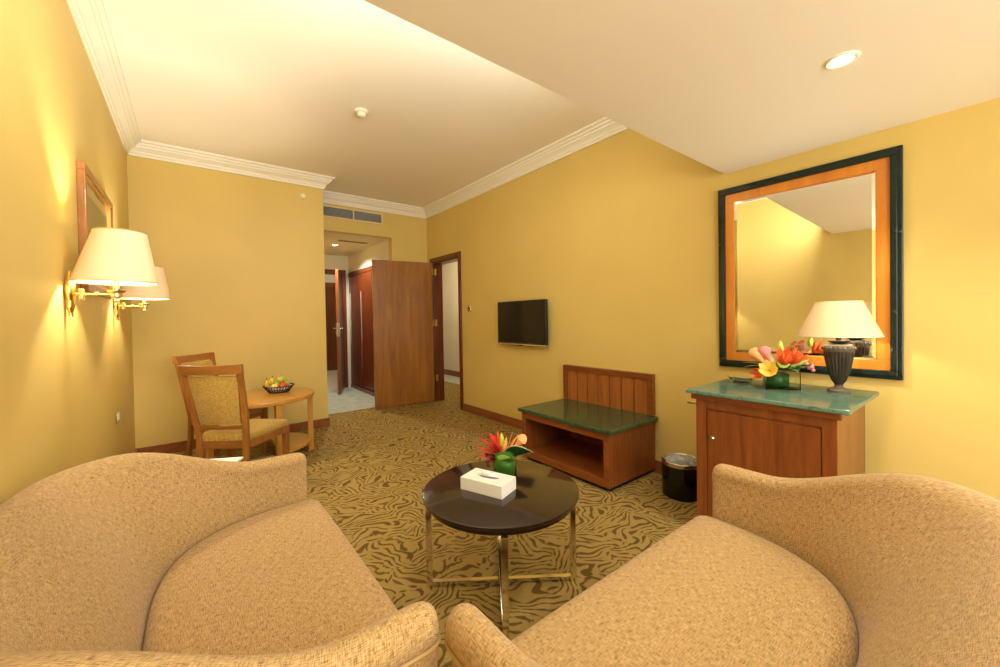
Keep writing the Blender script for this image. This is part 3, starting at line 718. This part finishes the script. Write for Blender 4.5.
# ---------------------------------------------------------------- sofas
def sm(x): x = max(0, min(1, x)); return x*x*(3-2*x)
def se(a, b, n, ph):
    r = (abs(math.cos(ph)/a)**n+abs(math.sin(ph)/b)**n)**(-1/n); return r*math.cos(ph), r*math.sin(ph)
def sofa_mesh():
    ST = 72; V0 = .062
    rings = [ # a, b, n, z function of H
        (.560, .520, 3.4, lambda H: .07), (.570, .530, 3.0, lambda H: .40), (.573, .550, 3.0, lambda H: .43+.20*(H-.43)),
        (.576, .612, 3.2, lambda H: .43+.50*(H-.43)), (.577, .690, 3.6, lambda H: .43+.78*(H-.43)), (.568, .732, 3.8, lambda H: H-.038),
        (.575, .757, 3.9, lambda H: H-.014), (.600, .793, 4.0, lambda H: H), (.626, .819, 4.0, lambda H: H-.005), (.642, .836, 4.0, lambda H: H-.023),
        (.648, .844, 4.0, lambda H: H-.052), (.640, .841, 4.0, lambda H: H-.076), (.631, .830, 4.0, lambda H: H-.084), (.628, .822, 4.0, lambda H: H-.096),
        (.620, .785, 4.0, lambda H: .30), (.615, .755, 4.0, lambda H: .07)]
    K = len(rings); V = []; crest = []
    phs = [i*PI/ST for i in range(ST+1)]
    stations = []
    for ph in phs:
        u7, v7 = se(.600, .793, 4.0, ph)
        side = 1 if ph < PI/2 else -1
        vv = v7+V0*(1-sm(v7/.5))
        H = .662+.140*sm((vv-.20)/.45)
        row = []
        for (a, b, n, zf) in rings:
            u, v = se(a, b, n, ph); row.append(Vector((u, v+V0*(1-sm(v/.5)), zf(H))))
        stations.append(row)
    def cap(row, dv, inset):
        cu = sum(p.x for p in row)/K; cu = 0.600*(1 if cu > 0 else -1); out = []
        zt_ = max(p.z for p in row)
        for p in row:
            q = p.copy(); q.y = p.y+dv; q.x += (cu-q.x)*min(1, inset/.060); q.z = p.z-(inset if p.z > zt_-.06 else 0)*1.0
            out.append(q)
        return out
    first, last = stations[0], stations[-1]
    caps0 = [cap(first, -.036, .030), cap(first, -.031, .016), cap(first, -.018, .005)]
    caps1 = [cap(last, -.018, .005), cap(last, -.031, .016), cap(last, -.036, .030)]
    rows = caps0+stations+caps1
    L = len(rows); vs = [p for r in rows for p in r]; fs = []; uvs = {}
    arc = [0]
    for i in range(1, L): arc.append(arc[-1]+(rows[i][7]-rows[i-1][7]).length)
    pr = []
    for i in range(L):
        q = [0]
        for j in range(1, K+1): q.append(q[-1]+(rows[i][j % K]-rows[i][j-1]).length)
        off = q[7]; pr.append([x-off for x in q])
    for i in range(L-1):
        for j in range(K):
            j2 = (j+1) % K; uvs[len(fs)] = [(arc[i], pr[i][j]), (arc[i], pr[i][j+1]), (arc[i+1], pr[i+1][j+1]), (arc[i+1], pr[i+1][j])]
            fs.append((i*K+j, i*K+j2, (i+1)*K+j2, (i+1)*K+j))
    mb = MB(); mb.v = [tuple(p) for p in vs]; mb.f = [list(f) for f in fs]; mb.uv = uvs
    for base, rev in ((0, False), ((L-1)*K, True)):
        # fan-like quads across the cap from inner side to outer side
        for j in range(K//2-1):
            q = [base+j, base+j+1, base+K-2-j, base+K-1-j]
            q = list(dict.fromkeys(q))
            if len(q) >= 3: mb.f.append(q if not rev else q[::-1]); mb.uv[len(mb.f)-1] = [(mb.v[i][0], mb.v[i][2]) for i in mb.f[-1]]
    pipe = [r[11]+Vector((0, 0, -.004)) for r in rows]
    # down the front of each arm
    p0 = [Vector((.640, pipe[0].y, z)) for z in (.10, .25, .40, .50)]; 
    return mb, rows, pipe
def seat_mesh():
    mb = MB(); out = []
    for i in range(0, 61):
        ph = i*PI/60; u, v = se(.574, .540, 3.0, ph); out.append((u, v))
    # front edge with rounded corners, slight bow
    fr_ = []; 
    for k in range(7): an = PI/2*k/6; fr_.append((-.574+.05*(1-math.cos(an)), -.0+.0-.05*math.sin(an)+.04))
    for k in range(1, 16): t_ = k/16; fr_.append((-.524+1.048*t_, -.010-.010*math.sin(PI*t_)))
    for k in range(7): an = PI/2*(1-k/6); fr_.append((.574-.05*(1-math.cos(an)), -.05*math.sin(an)+.04))
    out = [p for p in out if p[1] > .05]+fr_
    n = len(out); cx, cy = 0, .27
    def ring(inset, z):
        r = []
        for x, y in out:
            d = Vector((x-cx, y-cy)); l = d.length; d2 = d*(max(.001, l-inset)/l); r.append((cx+d2.x, cy+d2.y, z))
        return r
    rs = [ring(.012, .24), ring(.002, .26), ring(.0, .30), ring(.0, .41), ring(.003, .435), ring(.012, .451), ring(.030, .461), ring(.07, .467), ring(.15, .473)]
    last = rs[-1]
    for s in (.75, .5, .25, .05): rs.append([(cx+(x-cx)*s, cy+(y-cy)*s, .473+.006*(1-s)) for x, y, z in last])
    vs = [p for r in rs for p in r]; uv = []
    for ri, r in enumerate(rs):
        for p in r: uv.append((p[0], p[1]+(.44-p[2] if ri < 5 else 0)))
    fs = [(i*n+k, i*n+(k+1)%n, (i+1)*n+(k+1)%n, (i+1)*n+k) for i in range(len(rs)-1) for k in range(n)]
    fs += [list(range(n))[::-1], [(len(rs)-1)*n+k for k in range(n)]]
    mb.add(vs, fs, uv); return mb, out
def make_sofa(label, loc, rz):
    t_ = thing('sofa', label, 'sofa', loc, rz, 'curved tweed sofas')
    mb, rows, pipe = sofa_mesh()
    mb.build('back_and_arms', 'sofa_fabric', t_, subsurf=1, angle=80)
    sb, out = seat_mesh(); sb.build('seat_cushion', 'sofa_fabric', t_, angle=80)
    b = MB(); pts = [(x*.97, .02+y*.93) for x, y in out]; b.prism(pts, .06, .245); b.build('seat_base', 'sofa_outer_fabric', t_)
    MB().tube(pipe, .0045, 8).build('piping', 'sofa_fabric', t_)
    for s in (-1, 1):
        for v in (.10, .58): MB().lathe([(.016, 0), (.022, .072)], (s*(.60 if v < .3 else .48), v, 0), 14).build('leg', 'closet_wood', t_)
    return t_
# local +v (depth) runs from the front edge to the back
sa = make_sofa('left tweed sofa with curved back standing against the left wall', (.420, 1.352, 0), R(90))
sb_ = copy_tree(sa); sb_['label'] = 'right tweed sofa with curved back in front of the marble topped cabinet'
sb_.location = (1.033, .745, 0); sb_.rotation_euler = (0, 0, R(180))

# low side table behind the left sofa with a magazine
st = thing('side_table', 'low dark side table behind the left sofa arm, under the booklet', 'side table', (.16, 2.50, 0))
MB().box(-.2, .2, -.2, .13, .44, .47).build('tabletop', 'espresso_wood', st, bevel=.003)
for x in (-.17, .17):
    for y in (-.17, .10): MB().box(x-.015, x+.015, y-.015, y+.015, 0, .44).build('leg', 'espresso_wood', st)
mg = MB().box(-.10, .10, -.14, .14, 0, .012).build('magazine', 'tissue_paper', None, bevel=.002)
mg.location = (.06, 2.60, .4702); mg.rotation_euler = (0, 0, R(-28)); tag(mg, 'white closed booklet just visible beyond the back of the left sofa', 'booklet')

# ---------------------------------------------------------------- dining table
DX, DY, DH = .475, 4.20, .575
dt = thing('dining_table', 'round honey wood table with a lower shelf near the back wall', 'table', (DX, DY, 0)); dt.scale = (1, .93, 1)
MB().lathe([(.02, DH-.04), (.435, DH-.04), (.447, DH-.036), (.452, DH-.012), (.448, DH-.002), (.44, DH), (.02, DH)], n=80).build('tabletop', 'honey_x', dt)
for k in range(4):
    a = R((-8, -78, 78, 201)[k]); ra = .412; cx, cy = ra*math.cos(a), ra*math.sin(a)
    MB().bar((cx, cy, 0), (cx, cy, DH-.04), .045, .045, (math.cos(a), math.sin(a), 0)).build('leg', 'honey_z', dt, smooth=False, bevel=.004)
MB().prism([(.41*math.cos(R(q)), .41*math.sin(R(q))) for q in range(-76, 77, 4)], .095, .122).build('shelf', 'honey_x', dt, bevel=.004)

# ---------------------------------------------------------------- dining chairs, facing local +y
def post(mb, pts, w, d):
    for (a, b) in zip(pts, pts[1:]):
        q = lambda p: [(p[0]-w/2, p[1]-d/2, p[2]), (p[0]+w/2, p[1]-d/2, p[2]), (p[0]+w/2, p[1]+d/2, p[2]), (p[0]-w/2, p[1]+d/2, p[2])]
        mb.hexa(q(a), q(b))
    return mb
def make_chair(label, loc, rz):
    t_ = thing('dining_chair', label, 'chair', loc, rz, 'dining chairs by the round table')
    wt, wsq, zt_ = .190, .160, .955
    back = [(wsq, -.20-.04, 0), (wsq, -.20, .25), (wsq, -.19, .44), (wsq+.015, -.215, .62), (wt-.005, -.275, .90), (wt, -.285, .95)]
    for s in (-1, 1):
        p = [(s*x, y, z) for x, y, z in back]; mb = MB()
        W = .036; D = .030; n = len(p); v = []
        for q in p: v += [(q[0]-W/2, q[1]-D/2, q[2]), (q[0]+W/2, q[1]-D/2, q[2]), (q[0]+W/2, q[1]+D/2, q[2]), (q[0]-W/2, q[1]+D/2, q[2])]
        f = [(i*4+k, i*4+(k+1)%4, (i+1)*4+(k+1)%4, (i+1)*4+k) for i in range(n-1) for k in range(4)]+[(3,2,1,0), tuple((n-1)*4+k for k in range(4))]
        mb.add(v, f).build('rear_leg', 'chair_wood_z', t_, bevel=.004, smooth=False)
        MB().hexa([(s*.215-.016, .205-.016, 0), (s*.215+.016, .205-.016, 0), (s*.215+.016, .205+.016, 0), (s*.215-.016, .205+.016, 0)],
                  [(s*.215-.022, .20-.022, .43), (s*.215+.022, .20-.022, .43), (s*.215+.022, .20+.022, .43), (s*.215-.022, .20+.022, .43)]).build('front_leg', 'chair_wood_z', t_, bevel=.004, smooth=False)
    # curved top rail
    def rail(z0, z1, x_, y0, sag, th, nseg=12):
        v = []
        for i in range(nseg+1):
            tt = -1+2*i/nseg; x = x_*tt; y = y0-sag*(1-tt*tt); zz = .006*(1-tt*tt)
            v += [(x, y-th/2, z0), (x, y+th/2, z0), (x, y+th/2-.006, z1-zz), (x, y-th/2-.006, z1-zz)]
        f = [(i*4+k, i*4+(k+1)%4, (i+1)*4+(k+1)%4, (i+1)*4+k) for i in range(nseg) for k in range(4)]+[(3,2,1,0), tuple(nseg*4+k for k in range(4))]
        return MB().add(v, f)
    rail(.905, .970, wt+.020, -.283, .022, .030).build('top_rail', 'chair_wood_x', t_, bevel=.004, angle=50)
    rail(.515, .545, wsq, -.202, .010, .022).build('lower_rail', 'chair_wood_x', t_, bevel=.003, angle=50)
    # upholstered back panel
    v = []; nx, nz = 8, 6
    for side in (-1, 1):
        for j in range(nz+1):
            tz = j/nz; z = .55+(.892-.55)*tz; hw = (wsq-.022)+(wt-.020-wsq+.022)*tz
            for i in range(nx+1):
                tx = -1+2*i/nx; y = -.205-.068*tz-.016*(1-tx*tx)-(-1 if side > 0 else 1)*(.009+.006*(1-tx**4)*math.sin(PI*tz))
                v.append((hw*tx, y, z))
    G = (nx+1)*(nz+1); f = []
    for j in range(nz):
        for i in range(nx):
            a = j*(nx+1)+i; f.append((a, a+1, a+nx+2, a+nx+1)); f.append((G+a, G+a+nx+1, G+a+nx+2, G+a+1))
    edge = [i for i in range(nx+1)]+[j*(nx+1)+nx for j in range(1, nz+1)]+[nz*(nx+1)+i for i in range(nx-1, -1, -1)]+[j*(nx+1) for j in range(nz-1, 0, -1)]
    for k in range(len(edge)): a, b = edge[k], edge[(k+1) % len(edge)]; f.append((a, G+a, G+b, b))
    MB().add(v, f).build('backrest', 'chair_fabric', t_, angle=60)
    # seat rails
    b = MB(); b.hexa([(-.165, -.19, .375), (.165, -.19, .375), (.165, -.17, .375), (-.165, -.17, .375)], [(-.165, -.19, .43), (.165, -.19, .43), (.165, -.17, .43), (-.165, -.17, .43)])
    b.box(-.195, .195, .192, .212, .375, .43)
    for s in (-1, 1): b.bar((s*.172, -.18, .4025), (s*.218, .19, .4025), .02, .055)
    b.build('seat_frame', 'chair_wood_x', t_, smooth=False, bevel=.002)
    # seat cushion: trapezoid, domed
    v = []; nn = 10
    lv = [(.0, .430), (.006, .445), (.004, .462), (-.012, .476), (-.05, .486)]
    def outline(e):
        pts = []
        q = [(-.172-e, -.192-e*.2), (.172+e, -.192-e*.2), (.232+e, .222+e), (-.232-e, .222+e)]
        for k in range(4):
            a, b2 = Vector(q[k]), Vector(q[(k+1) % 4])
            for i in range(nn):
                tt = (i+.5)/nn; p = a.lerp(b2, tt)
                if k == 2: p.y += .012*math.sin(PI*tt)
                pts.append(p)
        return pts
    for e, z in lv: v += [(p.x, p.y, z) for p in outline(e)]
    L = 4*nn; f = [(i*L+k, i*L+(k+1)%L, (i+1)*L+(k+1)%L, (i+1)*L+k) for i in range(len(lv)-1) for k in range(L)]
    f += [list(range(L))[::-1], [(len(lv)-1)*L+k for k in range(L)]]
    MB().add(v, f).build('seat', 'chair_fabric', t_, angle=50)
    return t_
def face(dx, dy): return math.atan2(dy, dx)-PI/2
c1 = make_chair('nearer upholstered dining chair with its back to the camera', (.270, 3.48, 0), face(.62, .78))
c2 = copy_tree(c1); c2['label'] = 'further upholstered dining chair, mostly hidden behind the nearer one'; c2.location = (.222, 4.30, 0); c2.rotation_euler = (0, 0, face(.74, -.67))

# ---------------------------------------------------------------- fruit basket
FX, FY = .640, 4.28
fk = thing('fruit_basket', 'dark slatted fruit basket with pale liner on the round table', 'basket', (FX, FY, DH))
b = MB(); n = 30
b.lathe([(.085, 0), (.085, .008)], n=32)
for k in range(n):
    a = 2*PI*k/n; b.tube([(.083*math.cos(a), .083*math.sin(a), .004), (.128*math.cos(a+.05), .128*math.sin(a+.05), .062)], .004, 5)
b.tube([(.105*math.cos(2*PI*k/40), .105*math.sin(2*PI*k/40), .03) for k in range(40)], .003, 6, True)
b.build('body', 'basket_weave', fk)
MB().tube([(.130*math.cos(2*PI*k/40), .130*math.sin(2*PI*k/40), .063) for k in range(40)], .005, 6, True).build('rim', 'basket_weave', fk)
MB().lathe([(.078, .009), (.115, .052), (.118, .057)], n=32, close=False).build('liner', 'basket_liner', fk, solid=.001)
def fruit(name, label, x, y, z, r, m, sz=.92):
    o = thing(name, label, 'fruit', (FX+x, FY+y, DH+z), 0, 'fruit in the basket')
    MB().lathe([(max(1e-4, r*math.sin(PI*i/12)*(1-.05*math.cos(PI*i/12))), r-r*math.cos(PI*i/12)*sz-(.006 if i in (0, 12) else 0)*(1 if i == 12 else -1)) for i in range(13)], n=22).build('flesh', m, o)
    MB().tube([(0, 0, 2*r*.93-.004), (.004, 0, 2*r*.93+.012)], .0022, 6).build('stem', 'brown_stem', o)
fruit('orange_fruit', 'reddish orange fruit at the front of the basket', .030, -.045, .026, .037, 'red_skin')
fruit('green_apple', 'green apple on the far side of the basket', .000, .050, .026, .036, 'green_skin')
fruit('green_apple', 'green apple at the right end of the basket', .070, .020, .046, .028, 'green_skin')
fruit('green_apple', 'yellow green apple heaped on top of the basket', .018, -.003, .088, .034, 'lime_bud')
fruit('pale_pear', 'pale yellow fruit at the front left of the basket', -.045, -.050, .027, .030, 'yellow_petal', 1.05)
def banana(label, x, y, z, rz, roll=0):
    o = thing('banana', label, 'fruit', (FX+x, FY+y, DH+z), rz, 'fruit in the basket')
    pts = []; rs = []
    for i in range(13):
        tt = i/12; an = -1.1+2.2*tt; pts.append((.085*math.sin(an), 0, .085-.085*math.cos(an))); rs.append(.017*min(1, .25+3.2*min(tt, 1-tt)))
    MB().tube([(p[0], p[1], p[2]) for p in pts], rs, 10).build('skin', 'banana_skin', o)
    MB().tube([pts[-1], (pts[-1][0]+.008, 0, pts[-1][2]+.016)], [.005, .004], 8).build('stem', 'brown_stem', o)
banana('upper banana curving over the left end of the basket', -.060, .020, .085, R(75))
banana('lower banana at the left end of the basket', -.100, -.005, .068, R(82))
